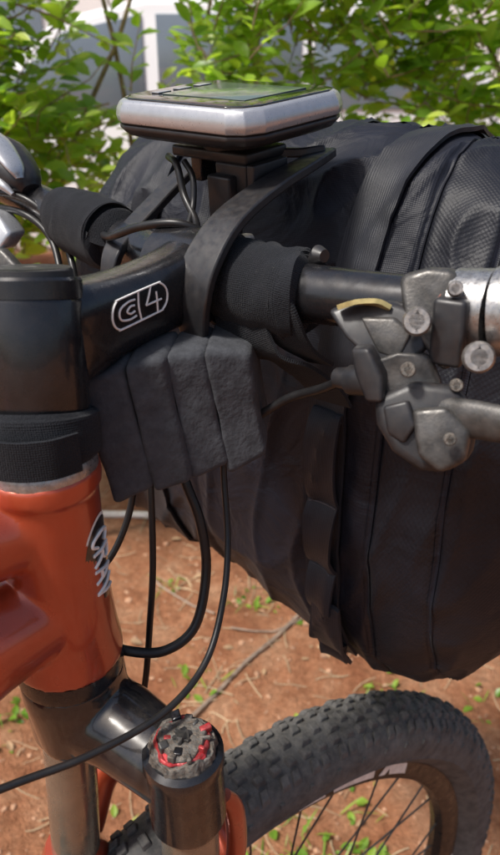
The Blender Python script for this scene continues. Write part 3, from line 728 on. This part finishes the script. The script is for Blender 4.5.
bush('hedge_bush',[(-1.25,-.24,1.35,1.85,.80,1.62,2.2),(-1.2,-.2,1.7,2.2,.15,.8,.4)],1350,11,dl)
bush('hedge_bush.001',[(-.12,1.25,1.4,1.9,.90,1.60,2.2),(-.2,1.3,1.8,2.3,.15,.85,.35)],1650,23,d2)
GM=leafmat('weed_leaf',(.08,.18,.02),(.16,.31,.03),(.28,.43,.06))
wr=random.Random(5); V=[];F=[];Rn=[]
for (x,y,n,s) in ((0,1.28,26,.03),(-.12,1.02,16,.035),(.02,.71,40,.05),(.30,1.0,24,.04),(.17,1.25,20,.03),(-.02,1.5,22,.03),(.05,.78,26,.05),(-.28,.62,18,.05),(-.22,1.35,16,.02),(.42,1.3,20,.03),(.5,.95,20,.04),(-.5,.9,26,.04),(.1,.62,30,.05),(.16,.68,36,.05),(-.1,1.8,40,.04),(-.3,2.0,50,.05),(.2,1.9,50,.05)):
    for i in range(n):
        px=x+wr.gauss(0,s); py=y+wr.gauss(0,s); az=wr.uniform(0,6.28)
        d=Vector((math.cos(az),math.sin(az),wr.uniform(.2,1.4))).normalized(); nn=Vector((wr.uniform(-.4,.4),wr.uniform(-.4,.4),1)).normalized()
        l=wr.uniform(.012,.04); thin=wr.random()<.5
        leaf(V,F,Rn,Vector((px,py,gz(px,py)+.001)),d,nn,l*(1.4 if thin else .7),l*(.10 if thin else .42),wr.random())
me=bpy.data.meshes.new('weeds'); me.from_pydata([tuple(v) for v in V],[],F)
at=me.attributes.new('rnd','FLOAT','FACE'); at.data.foreach_set('value',Rn); me.materials.append(GM)
o=bpy.data.objects.new('weeds',me); scn.collection.objects.link(o)
V=[];F=[];Rn=[]
for i in range(160):
    x,y=rp(); az=wr.uniform(0,6.28); d=Vector((math.cos(az),math.sin(az),wr.uniform(-.1,.3))).normalized(); l=wr.uniform(.012,.035)
    leaf(V,F,Rn,Vector((x,y,gz(x,y)+.004)),d,Vector((wr.uniform(-.4,.4),wr.uniform(-.4,.4),1)).normalized(),l,l*.5,wr.random())
me=bpy.data.meshes.new('dead_leaves'); me.from_pydata([tuple(v) for v in V],[],F); me.materials.append(mat('dead_leaf',(.32,.20,.11),.8,0,.5,8))
o=bpy.data.objects.new('dead_leaves',me); scn.collection.objects.link(o)
# ============================================================ BACKGROUND CAR + BUILDING (metres, z up from soil)
def bx(name,x0,x1,y0,y1,z0,z1,m,par,bv=0):
    v=[(x,y,z) for x in (x0,x1) for y in (y0,y1) for z in (z0,z1)]
    f=[(0,1,3,2),(4,6,7,5),(0,4,5,1),(2,3,7,6),(0,2,6,4),(1,5,7,3)]
    o=mkobj(name,v,f,m,par,False,None,True); fixn(o)
    if bv: bevel(o,bv*1000,3)
    return o
car=empty('parked_car')
cw=mat('white_car_paint',(.80,.81,.82),.3,0,.04,2,coat=.6,rvar=.03)
cg=mat('car_window_glass',(.16,.20,.24),.08,0,.1,3,rvar=.02,spec=.8)
pr=[(-2.9,.35),(-2.95,.75),(-2.75,1.0),(-1.75,1.14),(-1.15,1.66),(-.6,1.78),(.7,1.77),(1.25,1.6),(1.6,1.16),(1.7,.8),(1.68,.35)]
def ext(name,pr,y0,y1,m,par,bv,ins=0):
    n=len(pr); v=[(x,y0,z) for x,z in pr]+[(x,y1,z) for x,z in pr]
    f=[tuple(range(n)),tuple(range(2*n-1,n-1,-1))]+[(i,i+n,(i+1)%n+n,(i+1)%n) for i in range(n)]
    o=mkobj(name,v,f,m,par,True,None,True); fixn(o)
    if bv: bevel(o,bv*1000,3,20)
    return o
ext('body',pr,4.3,6.0,cw,car,.05)
for k,q in enumerate(([(-1.6,1.2),(-1.08,1.6),(-.62,1.69),(-.62,1.2)],[(-.54,1.3),(-.54,1.69),(.3,1.69),(.3,1.3)],[(.38,1.2),(.38,1.69),(.72,1.67),(1.15,1.52),(1.4,1.2)])):
    ext('window_%d'%k,q,4.292,4.33,cg,car,.004)
bx('roof_rail',-.9,.9,4.36,4.40,1.79,1.82,M['silver'],car,.005)
bx('door_handle',-.15,.02,4.27,4.31,1.0,1.03,M['silver'],car,.005)
def ywheel(x):
    for r,y,mm,nm in ((.33,4.32,M['rubber'],'car_tyre'),(.21,4.30,M['silver'],'car_wheel_disc')):
        n=32; v=[(x+r*math.cos(2*math.pi*k/n),yy,.33+r*math.sin(2*math.pi*k/n)) for yy in (y-.02,y+.2) for k in range(n)]
        f=[tuple(range(n)),tuple(range(2*n-1,n-1,-1))]+[(i,i+n,(i+1)%n+n,(i+1)%n) for i in range(n)]
        o=mkobj(nm,v,f,mm,car,False,None,True); fixn(o)
ywheel(-2.0); ywheel(1.0)
bld=empty('white_building')
wl=mat('painted_plaster',(.82,.80,.77),.85,0,.05,1.5,.3,80,.003)
bx('wall',-9,11,8.5,14,0,5.5,wl,bld)
bx('plinth',-9.05,11.05,8.44,8.495,0,.5,mat('grey_plinth',(.35,.33,.31),.9,0,.15,2),bld)
bx('roof_slab',-9.3,11.3,8.2,14.3,5.505,5.7,wl,bld)
for k,x in enumerate((-6,-2.9,.8,5,8.5)):
    bx('window_frame_%d'%k,x-.65,x+.65,8.45,8.497,1.1,2.5,M['white'],bld)
    bx('window_glass_%d'%k,x-.56,x-.03,8.43,8.447,1.18,2.42,cg,bld); bx('window_glass_b%d'%k,x+.03,x+.56,8.43,8.447,1.18,2.42,cg,bld)
    bx('sill_%d'%k,x-.75,x+.75,8.36,8.442,1.0,1.095,wl,bld)
# ============================================================ LIGHT
wd=bpy.data.worlds.new('World'); scn.world=wd; wd.use_nodes=True
nt=wd.node_tree; sk=nt.nodes.new('ShaderNodeTexSky'); sk.sky_type='NISHITA'; sk.sun_disc=False
el=math.radians(58); rot=math.radians(-120)
sk.sun_elevation=el; sk.sun_rotation=rot; sk.dust_density=4; sk.air_density=1.0; sk.ozone_density=1.0
nt.links.new(sk.outputs[0],nt.nodes['Background'].inputs[0]); nt.nodes['Background'].inputs[1].default_value=.15
sd=bpy.data.lights.new('sun','SUN'); sd.energy=5.0; sd.angle=math.radians(8); sd.color=(1,.96,.90)
so=bpy.data.objects.new('sun',sd); scn.collection.objects.link(so)
dirv=Vector((math.sin(rot)*math.cos(el),math.cos(rot)*math.cos(el),math.sin(el)))
so.rotation_euler=dirv.to_track_quat('Z','Y').to_euler()
scn.view_settings.view_transform='Standard'; scn.view_settings.look='None'; scn.view_settings.exposure=0
# ============================================================ CAMERA
cd=bpy.data.cameras.new('camera'); co=bpy.data.objects.new('camera',cd); scn.collection.objects.link(co)
cd.lens=26.95; cd.sensor_width=36; cd.sensor_fit='AUTO'; cd.clip_start=.02; cd.clip_end=500
co.location=(0,0,H*.001); co.rotation_euler=(math.radians(65),0,0)
cd.dof.use_dof=True; cd.dof.focus_distance=.335; cd.dof.aperture_fstop=11
scn.camera=co
